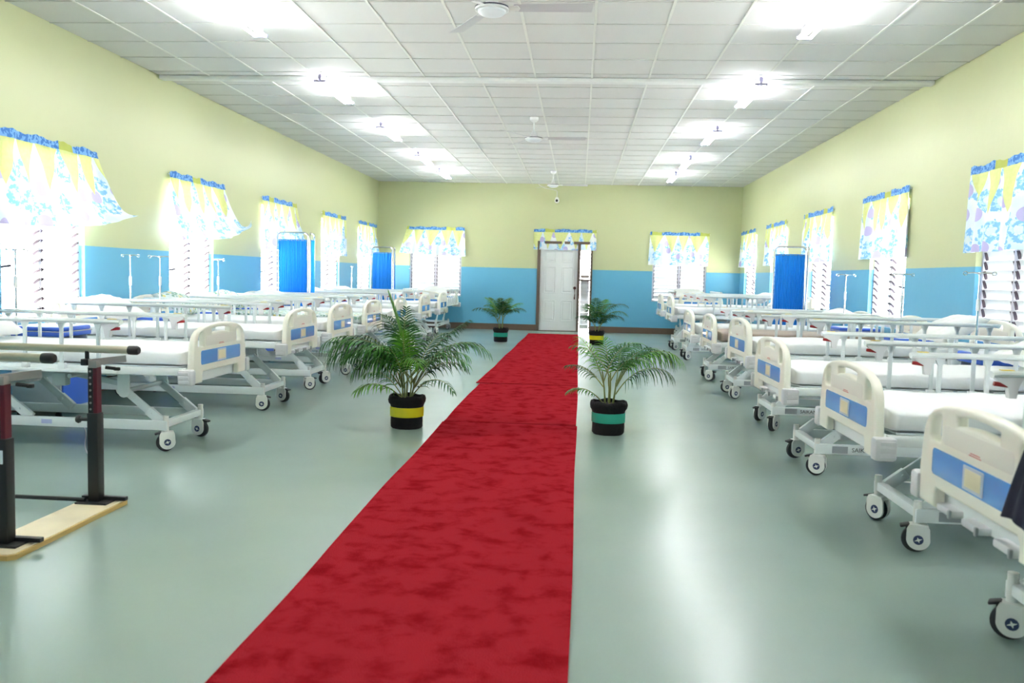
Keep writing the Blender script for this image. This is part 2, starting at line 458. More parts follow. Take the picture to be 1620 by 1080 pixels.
b = MB(); b.box(((XL+XR)/2, 9.745, HC-.022), (XR-XL-.02, .11, .05), .012); struct(b.build('trim_1', 'trim_white'))

# windows -----------------------------------------------------------------
def slat_mesh(name, L, m='slat'):
    b = MB()      # shallow curved metal blade, axis X, width along Y
    def fn(u, v):
        y = (v-.5)*.102; return ((u-.5)*L, y, .007*(1-(2*v-1)**2))
    b.grid(1, 4, fn)
    r = bmesh.ops.extrude_face_region(b.bm, geom=b.bm.faces[:])
    for v in [e for e in r['geom'] if isinstance(e, bmesh.types.BMVert)]: v.co.z -= .0025
    return b.mesh(name, m, ang=60)
SLAT = slat_mesh('slat', .560)
SLAT_S = slat_mesh('slat', .200)
SLAT_C = slat_mesh('slat', .200, 'slat_closed')
wn = [0]
def window(origin, along, inward, width, detailed=True, tilt=38):
    """origin: lower corner of the opening on the inner wall face; along: unit vector along the wall"""
    wn[0] += 1
    ang = math.atan2(along[1], along[0])
    root = struct(empty('window_%d' % wn[0], origin, ang))
    s = 1 if Vector((-along[1], along[0])).dot(Vector(inward)) < 0 else -1      # local +y*s points outward
    H = HEAD-SILL; yc = s*.085
    b = MB()
    for x, w in ((.018, .036), (width-.018, .036)): b.box((x, yc, H/2), (w, .06, H))
    b.box((width/2, yc, .018), (width, .06, .036)); b.box((width/2, yc, H-.018), (width, .06, .036))
    b.build('frame', 'win_frame', root, smooth=False)
    b = MB(); b.box((width/2, yc, H/2), (.045, .05, H-.07)); b.build('mullion', 'win_frame', root, smooth=False)
    if not detailed: return root
    half = (width-.045-.072)/2
    n = 16; pitch = (H-.10)/n
    for cidx, cx in enumerate((.036+half/2, width-.036-half/2)):
        clips = MB()
        for k in range(n):
            z = .05+pitch*(k+.5)
            a = tilt+random.uniform(-4, 4)
            o = link('slat', SLAT, root, (cx, yc, z)); o.rotation_euler = (-s*R(a), 0, 0)
            for e in (-1, 1):
                clips.box((cx+e*(half/2-.004), yc-s*.008, z+.004), (.020, .075, .022), rot=Matrix.Rotation(-s*R(a), 3, 'X'))
        clips.build('clips', 'clip', root, smooth=False)['kind'] = 'stuff'
    # winder handle on the jamb
    b = MB(); b.bar((.05, yc-s*.03, H*.32), (.06, yc-s*.13, H*.33), .014, .02); b.build('handle', 'clip', root, smooth=False)
    return root
for a, c in LWIN: window((XL, a, SILL), (0, 1), (1, 0), c-a)
for a, c in RWIN: window((XR, a, SILL), (0, 1), (-1, 0), c-a, tilt=74 if a < 8 else 48)
for a, c in BWIN: window((a, YB, SILL), (1, 0), (0, -1), c-a, tilt=70 if a < 0 else 72)
for a, c in LBACK: window((XL, a, SILL), (0, 1), (1, 0), c-a)
for a, c in RBACK: window((XR, a, SILL), (0, 1), (-1, 0), c-a, tilt=44)

# door with side light ------------------------------------------------------
def door():
    root = struct(empty('door_1', (0, YB, 0)))
    y = .06; top = DOOR[2]
    b = MB()
    for x0, x1 in ((-1.0, -.93), (-.055, .008), (.24, .29)): b.box(((x0+x1)/2, y-.03, top/2), (x1-x0, .14, top), .004, seg=1)
    b.box(((DOOR[0]+DOOR[1])/2, y-.03, top-.03), (DOOR[1]-DOOR[0]-.01, .139, .06))
    b.build('door_frame', 'brown_frame', root, smooth=False)
    b = MB(); b.box((.124, y, 1.21), (.232, .10, .045)); b.build('mid_rail', 'brown_frame', root, smooth=False)
    b = MB(); b.box((-.4925, y-.02, .006), (.875, .14, .012)); b.build('threshold', 'brown_frame', root, smooth=False)
    b = MB(); b.box((-.4925, y, 1.028), (.880, .042, 2.03), .003, seg=1); leaf = b.build('door_leaf', 'door_white', root, smooth=False)
    for x in (-.70, -.285):
        for z0, z1 in ((.24, .72), (.90, 1.50), (1.62, 1.88)):
            b = MB(); w = .26
            # moulded field: recessed border and raised centre
            zc, h = (z0+z1)/2, z1-z0
            for dx, dz, ww, hh in ((0, h/2, w, .018), (0, -h/2, w, .018), (-w/2, 0, .018, h), (w/2, 0, .018, h)):
                b.box((x+dx, y-.024, zc+dz), (ww+.006, .018, hh), .006, seg=1)
            b.box((x, y-.022, zc), (w-.07, .018, h-.07), .008, seg=1)
            b.build('door_panel', 'door_white', leaf, smooth=False)
    h = MB(); h.lathe([(.001, 0), (.034, .002), (.036, .010), (.024, .018), (.001, .020)], 16, (-.11, y-.042, 1.02), 'Y')
    h.tube([(-.11, y-.035, .98), (-.11, y-.085, .95), (-.105, y-.09, .86), (-.11, y-.04, .78)], .010, 8)
    h.box((-.11, y-.026, .78), (.03, .012, .05), .004); h.build('door_handle', 'bronze', root)
    b = MB(); b.box((-.905, y-.03, 1.83), (.012, .02, .08)); b.build('hinge', 'lamp_white', root, smooth=False)
    n = 8; a0 = 1.25; p = (2.0-a0)/n
    for k in range(n):
        o = link('louver', SLAT_S, root, (.124, y, a0+p*(k+.5))); o.rotation_euler = (-R(52), 0, 0)
    for k in range(6):
        o = link('louver', SLAT_C, root, (.124, y, .72+.079*(k+.5))); o.rotation_euler = (-R(84), 0, 0)
    for k in range(7):
        o = link('louver', SLAT_S, root, (.124, y, .07+.092*(k+.5))); o.rotation_euler = (-R(78), 0, 0)
    cl = MB()
    for k in range(22):
        z = .10+.0855*k
        if abs(z-1.21) < .04: continue
        for x in (.016, .232): cl.box((x, y-.01, z), (.014, .06, .03))
    cl.build('clips', 'clip', root, smooth=False)['kind'] = 'stuff'
door()

# ------------------------------------------------------------------ valances
def valance(label, origin, along, inward, width, length, blow=(0, 0), folds=9, amp=.02, flare=(0, 0), lift=(0, 0), cut=0.0, curl=0.0, seed=0, group='floral window valances'):
    """origin: first end of the rod; cloth hangs down, blow = lean into the room (radians) at first and second end"""
    rnd = random.Random(seed); ph = [rnd.uniform(0, 6.28) for _ in range(6)]
    A = Vector((*along, 0)); I = Vector((*inward, 0)); O = Vector(origin)
    root = empty('valance_curtain', O); tag(root, label, 'curtain', group)
    def pos(u, v):
        t = v*length
        bl = blow[0]+(blow[1]-blow[0])*(u**1.5)
        g = min(1.0, max(0.0, (t-.04)/.25))
        n = 14; z = 0.0; q = 0.0
        for k in range(n):           # integrate the lean down the cloth
            tt = t*(k+.5)/n/length
            th = bl*(.35+1.1*tt)+(curl*u**5)*max(0, tt-.72)*9
            z -= math.cos(th)*t/n; q += math.sin(th)*t/n
        wave = math.sin(2*math.pi*folds*u+ph[0]+.8*math.sin(3*u+ph[1]))
        wave2 = math.sin(2*math.pi*folds*.43*u+ph[2])
        q += .026+g*(amp*wave+amp*1.3*wave2*v)+.004*math.sin(2*math.pi*folds*1.3*u+ph[3])*(1-g)
        side = flare[0]*(1-u)**3*v*-1+flare[1]*u**3*v
        z += (lift[0]*(1-u)**2+lift[1]*u**2)*v-cut*math.sin(math.pi*u)*v*0
        z += (.010*math.sin(2*math.pi*folds*.55*u+ph[4])+.004*math.sin(2*math.pi*folds*1.9*u+ph[5]))*max(0, 1-t/.09)
        return A*(u*width+side)+I*q+Vector((0, 0, z))
    b = MB(); b.grid(72, 26, pos, lambda u, v: (u*width*1.12+seed*.37, v*length))
    b.build('cloth', 'valance_print', root, ang=180, recalc=False)
    b = MB(); b.tube([A*-.012+I*.010+Vector((0, 0, -.035)), A*(width+.012)+I*.010+Vector((0, 0, -.035))], .006, 8)
    b.build('curtain_rod', 'lamp_white', root)
    return root
RZ = 2.385
LV = [((6.80, 1.585), (.10, .46), .4), ((9.91, 1.575), (.22, .52), 1.0), ((12.90, 1.585), (.02, .30), 0), ((15.96, 1.66), (.0, .04), 0), ((18.65, 1.66), (.04, .14), 0)]
LLAB = ['floral valance billowing widely over the large louvred window nearest on the left wall',
        'floral valance blown upward with a curled white corner, second window of the left wall',
        'floral valance lifting slightly behind the nearer blue privacy screen on the left wall',
        'floral valance hanging straight, fourth window of the left wall, right of the nearer screen',
        'small floral valance on the last left wall window beside the back corner']
for k, ((y, w), bl, cu) in enumerate(LV):
    valance(LLAB[k], (XL, y, RZ), (0, 1), (1, 0), w, .80, bl, curl=cu, seed=k+1, folds=8, amp=.016, flare=(0, .0), lift=(0, .02 if k < 3 else 0))
RV = [((7.02, 1.64), 'floral valance cropped by the right edge of the picture, nearest right wall window'),
      ((10.19, 1.62), 'floral valance over the second right wall window, with wide wings of cloth'),
      ((13.18, 1.65), 'floral valance over the right wall window just right of the blue screen'),
      ((16.05, 1.69), 'floral valance over the right wall window partly behind the blue screen'),
      ((18.79, 1.64), 'narrow looking floral valance at the far end of the right wall by the corner')]
for k, ((y, w), lb) in enumerate(RV):
    valance(lb, (XR, y, RZ), (0, 1), (-1, 0), w, .80, (.05, .03), seed=k+11, folds=7, amp=.026, flare=(.03, .04))
valance('sunlit floral valance over the back wall window left of the door', (BWIN[0][0]-.06, YB, 2.375), (1, 0), (0, -1), 1.36, .68, (.12, .10), seed=21, folds=8, flare=(.18, .05), lift=(.06, 0))
valance('sunlit floral valance over the back wall window right of the door', (1.60, YB, 2.36), (1, 0), (0, -1), 1.36, .76, (.04, .04), seed=27, folds=7, flare=(.03, -.02))
valance('short floral valance above the white door and its side light', (-1.095, YB, 2.38), (1, 0), (0, -1), 1.46, .48, (.02, .02), seed=33, folds=6, amp=.012)

# ------------------------------------------------------------------ hospital bed (local: foot end at x=0, head end at x=2.13, y across, floor z=0)
def board_outline(h=1.0):
    Z = lambda z: .49+(z-.49)*h
    half = [(.335, .49), (.485, .49), (.497, .52), (.495, .62), (.482, .72), (.468, .775), (.440, .815), (.39, .845), (.30, .868), (.18, .882), (.06, .888)]
    cutin = [(.335, .545), (.32, .562)]
    half = [(y*.93, z) for y, z in half]; cutin = [(y*.93, z) for y, z in cutin]
    right = [(y, Z(z)) for y, z in half]; left = [(-y, Z(z)) for y, z in reversed(half)]
    out = right+left+[(-y, Z(z)) for y, z in cutin]+[(y, Z(z)) for y, z in reversed(cutin)]
    def bend(y): return -.05*(y/.2)**2*.25
    slotR = [(.305, .735), (.395, .735), (.408, .75), (.402, .795), (.385, .818), (.35, .832), (.315, .834), (.303, .82)]
    hole = [(-.165, .815)]+[(-.165+.33*k/8, .815+.012*math.sin(math.pi*k/8)) for k in range(1, 8)]+[(.165, .815), (.168, .845)]+[(.165-.33*k/8, .848+.008*math.sin(math.pi*k/8)) for k in range(1, 8)]+[(-.168, .845)]
    sl = lambda pts: [(y*.93, Z(z)) for y, z in pts]
    return out, [sl(slotR), sl([(-y, z) for y, z in reversed(slotR)]), sl(hole)], Z
def plate_to_bed(me, x, flip=1):
    """2D outline (y,z) -> bed space at depth x"""
    me.transform(Matrix(((0, 0, flip, x), (1, 0, 0, 0), (0, 1, 0, 0), (0, 0, 0, 1)))); return me
def end_board(root, name, x, out_dir, h=1.0):
    out, holes, Z = board_outline(h)
    me = plate_to_bed(curve_plate([out]+holes, .044, .013), x); set_mat(me, 'cream', ang=50)
    bo = link(name, me, root)
    me = plate_to_bed(curve_plate([rrect(0, (Z(.612)+Z(.708))/2, .68, Z(.708)-Z(.612), .018)], .006, .002), x+out_dir*.021); set_mat(me, 'panel_blue')
    link('panel', me, bo)
    me = plate_to_bed(curve_plate([rrect(0, Z(.770), .52, Z(.805)-Z(.735), .02)], .004, .001), x+out_dir*.0205); set_mat(me, 'cream_in')
    link('inset', me, bo)
    me = plate_to_bed(curve_plate([rrect(.0, Z(.66), .150, .082*h, .006)], .003, .0008), x+out_dir*.0245); set_mat(me, 'card_frame'); link('card_pocket', me, bo)
    me = plate_to_bed(curve_plate([rrect(.0, Z(.66), .118, .060*h, .002)], .002, .0005), x+out_dir*.0262); set_mat(me, 'card'); link('card', me, bo)
    b = MB()
    for dz, w in ((.745, .07), (.738, .09)): b.box((x+out_dir*.0228, 0, Z(dz)), (.001, w, .0035))
    b.build('print', 'red_print', bo, smooth=False)
    return bo
def build_bed():
    root = empty('hospital_bed')
    end_board(root, 'footboard', -.022, -1)
    end_board(root, 'headboard', 2.15, -1, 1.10)
    # corner bumpers
    for x, d in ((.045, 1), (2.085, -1)):
        for s in (-1, 1):
            b = MB(); b.box((x-d*.052, s*.478, .540), (.100, .072, .104), .014)
            for z in (.512, .540, .568): b.box((x-d*.046, s*.5145, z), (.070, .004, .020), .0018, seg=1)
            b.build('bumper', 'bumper', root)
    # deck
    b = MB()
    for s in (-1, 1): b.box((1.06, s*.445, .572), (2.09, .035, .052), .006)
    for x in (.03, 2.09): b.box((x, 0, .565), (.035, .90, .045), .004)
    b.build('deck_frame', 'bed_paint', root)
    b = MB()
    for x0, x1 in ((.06, .62), (.64, 1.02), (1.04, 1.24), (1.26, 2.06)): b.box(((x0+x1)/2, 0, .602), (x1-x0, .86, .010), .003, seg=1)
    b.build('deck_plate', 'bed_steel', root)
    b = MB(); b.box((.012, 0, .522), (.010, .86, .066)); b.build('apron', 'bed_paint', root)
    # under-deck linkage
    b = MB()
    for x in (.55, 1.45): b.box((x, 0, .545), (.045, .86, .03))
    for y in (-.16, 0, .16): b.tube([(.05, y, .535), (1.0, y, .50)], .012, 6)
    b.tube([(.85, -.40, .515), (.85, .40, .515)], .016, 8)
    b.bar((.62, .05, .42), (1.10, .05, .50), .04, .035); b.bar((1.5, -.05, .42), (1.1, -.05, .50), .04, .035)
    b.box((1.02, .22, .47), (.10, .07, .09), .01)
    b.build('linkage', 'bed_steel', root)
    # cranks at the foot
    for y in (-.20, .03, .24):
        c = MB(); c.box((-.012, y, .500), (.050, .13, .028), .009); cr = c.build('crank', 'bumper', root)
        c = MB(); c.box((-.040, y-.06, .500), (.012, .016, .030), .004); c.build('crank_hinge', 'plate_grey', cr)
    # lift arms, hinge brackets
    for xl, xu in ((.30, .53), (1.25, 1.48)):
        for s in (-1, 1):
            b = MB(); a, c = Vector((xl-.03, s*.255, .195)), Vector((xu, s*.255, .405))
            b.bar(a, c, .022, .052, .004); b.bar(a+Vector((0, -s*.004, 0)), a+(c-a)*.38, .032, .062, .003)
            b.tube([a+(c-a)*.30+Vector((0, -.024, 0)), a+(c-a)*.30+Vector((0, .024, 0))], .009, 8)
            b.build('lift_arm', 'bed_paint', root)
            b = MB(); b.box((xu+.005, s*.278, .475), (.085, .016, .15), .003, seg=1)
            b.lathe([(.001, -.011), (.042, -.011), (.042, .011), (.001, .011)], 16, (xu, s*.278, .405), 'Y')
            b.lathe([(.001, -.014), (.014, -.014), (.014, .014), (.001, .014)], 10, (xu, s*.278, .405), 'Y')
            b.build('hinge_bracket', 'bed_paint', root)
        b = MB(); b.tube([(xu, -.27, .405), (xu, .27, .405)], .018, 8); b.build('cross_tube', 'bed_steel', root)
    # base frame
    for s in (-1, 1):
        b = MB(); b.box((1.05, s*.285, .178), (1.66, .030, .066), .005); b.build('base_beam', 'bed_paint', root)
    for x in (.25, 1.84):
        b = MB(); b.box((x, 0, .185), (.05, .54, .045), .004); b.build('base_crossbar', 'bed_paint', root)
    # nameplate and lettering on one flank, small sticker on the other
    b = MB(); b.box((.375, -.3015, .178), (.10, .003, .045)); b.build('nameplate', 'plate_grey', root)
    me = text_mesh('SAIKANG', .040); me.transform(Matrix(((1, 0, 0, .535), (0, 0, -1, -.3012), (0, 1, 0, .165), (0, 0, 0, 1)))); set_mat(me, 'letter', False)
    link('lettering', me, root)
    b = MB(); b.box((1.08, .3015, .180), (.075, .003, .030)); b.build('sticker', 'label_blue', root)
    # castors
    for x in (.235, 1.85):
        for s in (-1, 1):
            y = s*.275; tw = random.uniform(-.25, .25)
            c = MB(); c.tube([(0, 0, .135), (0, 0, .245)], .019, 12)
            for e in (-1, 1):
                pts = [(.008+.053*math.cos(t), e*.030, .068+.053*math.sin(t)) for t in [R(190+12.3*k) for k in range(14)]]+[(.056, e*.030, .118), (.045, e*.030, .134), (-.034, e*.030, .134), (-.044, e*.030, .112)]
                c.prism(pts, (0, -e*.010, 0))
            c.box((.010, 0, .127), (.082, .058, .022), .007)
            ca = c.build('castor', 'wheel_white', root, ang=40); ca.location = (x, y, 0); ca.rotation_euler.z = tw
            w = MB(); w.lathe([(.001, -.017), (.050, -.017), (.0615, -.011), (.0625, 0), (.0615, .011), (.050, .017), (.001, .017)], 24, (-.004, 0, .0625), 'Y'); w.build('wheel', 'rubber', ca)
            for q in (-1, 1):
                e = MB(); e.lathe([(.001, 0), (.023, 0), (.023, .001), (.001, .001)], 14, (.008, q*.0305, .064), 'Y'); em = e.build('hub_emblem', 'emblem', ca)
                e = MB(); e.prism([(.008+.019*rr*math.cos(R(45*k+20)), q*.0318, .064+.019*rr*math.sin(R(45*k+20))) for k, rr in enumerate((1, .3, .75, .3, 1, .3, .75, .3))], (0, q*.0006, 0)); e.build('hub_mark', 'wheel_white', em, smooth=False)
            pd = MB(); pd.box((-.052, 0, .126), (.044, .046, .012), .004, rot=Matrix.Rotation(R(-16), 3, 'Y')); pd.box((-.040, 0, .108), (.014, .036, .05), .003); pd.build('brake_pedal', 'rubber', ca)
    # side rails
    for s in (-1, 1):
        y = s*.478
        b = MB(); b.tube([(.44, y, .893), (.47, y, .897), (1.93, y, .897), (1.95, y, .893)], .027, 10, flat=.62)
        rail = b.build('side_rail', 'rail_alu', root)
        for k in range(6):
            x = .60+.255*k
            p = MB(); p.box((x, y, .735), (.026, .016, .335), .004, seg=1); p.prism([(x-.030, y-.008, .890), (x+.030, y-.008, .890), (x+.013, y-.008, .845), (x-.013, y-.008, .845)], (0, .016, 0)); p.build('post', 'rail_alu', rail)
        b = MB(); b.box((1.22, y, .562), (1.50, .022, .022), .003)
        for k in range(6): b.box((.60+.255*k, y-s*.004, .590), (.05, .028, .05), .005)
        b.build('lower_bar', 'bed_paint', rail)
        b = MB(); b.prism([(.44, y-.017, .892), (.58, y-.017, .892), (.555, y-.017, .845), (.545, y-.017, .790), (.515, y-.017, .790), (.508, y-.017, .842), (.46, y-.017, .868)], (0, .034, 0)); b.build('latch_housing', 'bumper', rail)
        b = MB(); b.box((.482, y, .850), (.062, .020, .020), .004, rot=Matrix.Rotation(R(6), 3, 'Y')); b.build('release_lever', 'red_lever', rail)
        b = MB(); b.box((.505, y, .9145), (.055, .030, .002)); b.build('latch_tag', 'yellow_tag', rail, smooth=False)
    return root
def mattress_mesh(m, seed):
    rnd = random.Random(seed); b = MB(); L, Wd, z0, z1 = 2.03, .88, .608, .708
    def blob(u, v):      # closed loop section (v around) swept along length (u)
        a = v*2*math.pi
        c, s = math.cos(a), math.sin(a)
        e = .28
        y = Wd/2*abs(c)**e*(1 if c > 0 else -1); z = (z1-z0)/2*abs(s)**e*(1 if s > 0 else -1)
        ends = min(1.0, (min(u, 1-u)/.012)) if 0 < u < 1 else 0.0
        k = .90+.10*math.sqrt(ends)
        side = abs(c)**3
        wob = .004*math.sin(37*u+seed+2*math.sin(9*u))*side+.003*math.sin(83*u+seed*2+4*z)*side+.0025*math.sin(9*u+5*y+seed)+.002*math.sin(31*u-22*y)
        return (.045+L*u, y*k*(1 if ends else .97)+wob*(1 if c > 0 else -1)*side, (z0+z1)/2+z*k+(wob if s > 0 else 0))
    nu, nv = 90, 40
    us = [0, .003, .008, .014]+[.014+.972*i/(nu) for i in range(1, nu)]+[.986, .992, .997, 1]
    V = [[b.bm.verts.new(blob(u, j/nv)) for j in range(nv)] for u in us]
    for i in range(len(us)-1):
        for j in range(nv): b.bm.faces.new((V[i][j], V[i][(j+1) % nv], V[i+1][(j+1) % nv], V[i+1][j]))
    b.bm.faces.new(V[0]); b.bm.faces.new(V[-1])
    return b.mesh('mattress', m, ang=80)
def pillow_mesh(m, seed):
    b = MB(); n1, n2 = 28, 14
    L, D, H = .62, .42, .15
    def P(u, v, s):
        x, y = 2*u-1, 2*v-1
        e = (max(0, 1-abs(x)**3.0)*max(0, 1-abs(y)**3.0))**.42
        k = 1-.10*(1-abs(x))*(1 if abs(y) > .9 else 0)
        wr = .010*math.sin(6*x+seed)*math.sin(5*y+2*seed)+.006*math.sin(17*x+9*y+seed)*e
        pin = 1-.07*(1-x*x)*abs(y)**6
        return (D/2*y*pin, L/2*x*(1-.05*(1-y*y)*abs(x)**6), s*H/2*e*(1+.1*math.sin(3*x+seed))+wr*e)
    top = [[b.bm.verts.new(P(i/n1, j/n2, 1)) for j in range(n2+1)] for i in range(n1+1)]
    bot = [[top[i][j] if i in (0, n1) or j in (0, n2) else b.bm.verts.new(P(i/n1, j/n2, -.7)) for j in range(n2+1)] for i in range(n1+1)]
    for G, fl in ((top, 0), (bot, 1)):
        for i in range(n1):
            for j in range(n2):
                q = (G[i][j], G[i+1][j], G[i+1][j+1], G[i][j+1]); b.bm.faces.new(q if not fl else tuple(reversed(q)))
    return b.mesh('pillow', m, ang=180)
bed0 = build_bed()
MATT = [mattress_mesh('sheet', s) for s in (1, 2, 3)]
MATT_BROWN = mattress_mesh('brown_vinyl', 4); MATT_GREEN = mattress_mesh('green_print', 5)
PILW = [pillow_mesh('pillow', s) for s in (1, 2.3, 4.1)]; PIL_GREEN = pillow_mesh('green_print', 2)

PI = math.pi
FX = -2.58
# (foot x, foot y, direction the head points in degrees, bed label, mattress, mattress label, pillow material, pillow label)
BEDS = [
 (FX, 6.05, 180, 'first left bed', 'nearest of the left row, behind the parallel bars'),
 (FX, 7.90, 180, 'second left bed', 'second of the left row from the parallel bars'),
 (FX-.03, 9.37, 180, 'third left bed', 'third of the left row from the parallel bars'),
 (FX-.02, 10.80, 180, 'fourth left bed', 'fourth of the left row, left of the big palm'),
 (FX, 12.40, 180, 'fifth left bed', 'fifth of the left row, behind the upright palm frond'),
 (FX, 14.40, 180, 'sixth left bed', 'sixth of the left row, right of the upright frond'),
 (FX, 16.30, 180, 'seventh left bed', 'seventh and last sideways one of the left row'),
 (-3.30, 18.22, 90, 'back left corner bed', 'in the back left corner under the window'),
 (1.35, 2.93, 0, 'first right bed', 'cropped by the right edge, a dark jacket on it'),
 (1.40, 4.50, 0, 'second right bed', 'second of the right row, fully in view'),
 (1.36, 6.12, 0, 'third right bed', 'third of the right row, right of the green-ribbon palm'),
 (1.44, 7.80, 0, 'fourth right bed', 'fourth of the right row, before the brown mattress'),
 (1.47, 9.80, 0, 'fifth right bed', 'fifth of the right row, with bare brown mattress'),
 (1.45, 11.45, 0, 'sixth right bed', 'sixth of the right row, before the blue screen'),
 (1.50, 14.30, 0, 'seventh right bed', 'seventh of the right row, beyond the blue screen'),
 (1.52, 16.25, 0, 'eighth right bed', 'last sideways one of the right row'),
 (2.49, 18.20, 90, 'back right corner bed', 'in the back right corner under the window'),
]
RAISE = {8: -.03, 9: -.015, 1: .035, 2: .037, 3: .04, 4: .03, 5: .04, 6: .04, 7: .03, 11: .06, 12: .015, 14: .12, 15: .12, 16: .12}      # deck cranked up
for i, (x, y, a, short, lb) in enumerate(BEDS):
    bed = bed0 if i == len(BEDS)-1 else copy_tree(bed0)
    bed.location = (x, y, 0); bed.rotation_euler.z = R(a+random.uniform(-.6, .6)*(0 if i in (0, 1, 2, 9) else 1))
    tag(bed, 'cream and blue hospital bed, '+lb, 'bed', 'hospital beds along both walls')
    if i in (0, 9):
        for ch in [c for c in bed.children if c.name.startswith('crank')]:
            for g in list(ch.children): bpy.data.objects.remove(g)
            bpy.data.objects.remove(ch)
    dz = RAISE.get(i, 0.0); LIFT = ('footboard', 'headboard', 'bumper', 'deck', 'apron', 'linkage', 'crank', 'hinge', 'cross_tube', 'side_rail')
    for ch in bed.children:
        if ch.name.startswith(LIFT): ch.location.z = dz
        if ch.name.startswith('lift_arm'): ch.scale.z = (.21+dz)/.21; ch.location.z = .195*(1-ch.scale.z)
        if ch.name.startswith('castor'): ch.rotation_euler.z = random.choice((0, 180))*PI/180+random.uniform(-1.1, 1.1)
    def place(name, me, lx, ly, lz, tilt=0, rz=0):
        o = link(name, me); ca, sa = math.cos(R(a)), math.sin(R(a))
        o.location = (x+ca*lx-sa*ly, y+sa*lx+ca*ly, lz+dz); o.rotation_euler = (0, -R(tilt), R(a+rz)); return o
    kind = {3: MATT_GREEN, 12: MATT_BROWN}.get(i, MATT[i % 3])
    o = place('mattress', kind, 0, 0, 0)
    what = 'bare brown vinyl mattress' if i == 12 else ('green patterned mattress' if i == 3 else 'white-sheeted mattress')
    tag(o, what+' lying on the '+short, 'mattress', 'mattresses')
    if i != 12:
        o = place('pillow', PIL_GREEN if i in (2, 3) else PILW[i % 3], 1.79+random.uniform(-.03, .02), random.uniform(-.05, .05), .838, 24+random.uniform(-4, 5), random.uniform(-6, 6))
        tag(o, ('green patterned pillow' if i in (2, 3) else 'plump white pillow')+' propped on the '+short, 'pillow', 'pillows')

# ------------------------------------------------------------------ bedside cabinets (local: front at x=0, back at x=.42)
def build_cabinet():
    r = empty('bedside_cabinet')
    b = MB()
    for s in (-1, 1): b.box((.215, s*.193, .37), (.42, .016, .62), .006)
    b.box((.41, 0, .37), (.016, .39, .62), .004); b.box((.215, 0, .075), (.42, .39, .03), .004); b.box((.215, 0, .46), (.40, .38, .012))
    b.build('body', 'cab_body', r)
    b = MB(); b.box((.0, 0, .26), (.022, .365, .34), .010); d = b.build('door', 'cab_blue', r)
    b = MB(); b.lathe([(.001, 0), (.022, 0), (.024, .006), (.014, .012), (.001, .012)], 14, (-.023, -.12, .38), 'X'); b.build('pull', 'cab_blue', d)
    b = MB(); b.box((.0, 0, .555), (.022, .365, .15), .010); d = b.build('drawer', 'cab_blue', r)
    b = MB(); b.box((-.014, 0, .58), (.012, .12, .02), .004); b.build('pull', 'cab_grey', d)
    b = MB(); b.box((.21, 0, .70), (.47, .44, .045), .016); t = b.build('top_tray', 'cab_blue', r)
    b = MB(); b.box((.21, 0, .719), (.478, .448, .006), .002, seg=1); b.build('band', 'cab_grey', t)
    b = MB(); b.box((.21, 0, .740), (.46, .43, .036), .014); b.build('rim', 'cab_blue', t)
    b = MB(); b.box((.21, 0, .7585), (.40, .37, .003), .001, seg=1); b.build('liner', 'cab_body', t)
    for sx in (.05, .38):
        for s in (-1, 1):
            b = MB(); b.lathe([(.001, -.009), (.025, -.009), (.027, 0), (.025, .009), (.001, .009)], 14, (sx, s*.16, .027), 'Y'); b.box((sx, s*.16, .052), (.03, .026, .018)); b.build('castor', 'rubber', r)
    return r
cab0 = build_cabinet(); first = [True]
CABS = [(-4.20, 7.00, 180, 'between the first and second beds of the left row'), (-4.22, 8.635, 180, 'between the second and third beds of the left row'),
        (-4.22, 10.06, 180, 'between the third and fourth beds of the left row'), (-4.20, 11.60, 180, 'between the fourth and fifth beds of the left row'),
        (-4.2, 15.35, 180, 'between the sixth and seventh beds of the left row'),
        (3.05, 5.31, 0, 'between the second and third beds of the right row'), (3.05, 7.02, 0, 'between the third and fourth beds of the right row'),
        (3.05, 8.78, 0, 'beside the brown mattress, near side'), (3.05, 10.62, 0, 'beside the brown mattress, far side'),
        (3.10, 15.28, 0, 'between the last two sideways beds of the right row')]
for x, y, a, lb in CABS:
    c = cab0 if first[0] else copy_tree(cab0); first[0] = False
    c.location = (x, y, 0); c.rotation_euler.z = R(a)
    if y in (8.635, 10.06): c.scale.y = .72
    tag(c, 'blue and white bedside cabinet '+lb, 'cabinet', 'bedside cabinets')

# ------------------------------------------------------------------ drip poles (stand in the socket at the bed head corner)
def build_iv():
    r = empty('drip_pole')
    b = MB(); b.tube([(0, 0, .42), (0, 0, 1.10)], .0095, 10); b.build('outer_tube', 'chrome', r)
    b = MB(); b.tube([(0, 0, 1.08), (0, 0, 1.375)], .0065, 10); b.build('inner_tube', 'chrome', r)
    b = MB(); b.lathe([(.008, 1.075), (.0145, 1.08), (.0145, 1.165), (.008, 1.17)], 14); b.build('collar', 'lamp_white', r)
    b = MB(); b.box((0, 0, 1.375), (.03, .03, .02), .005)
    for s in (-1, 1):
        b.tube([(0, 0, 1.375), (0, s*.05, 1.380), (0, s*.088, 1.376)], .0055, 8)
        b.tube([(0, s*(.103+.016*math.cos(a)), 1.374+.014*math.sin(a)) for a in [2*PI*k/12 for k in range(12)]], .004, 6, closed=True)
    b.build('hanger', 'chrome', r)
    b = MB(); b.box((0, 0, .50), (.035, .045, .16), .006); b.build('socket', 'bed_steel', r)
    return r
iv0 = build_iv(); ivf = [True]
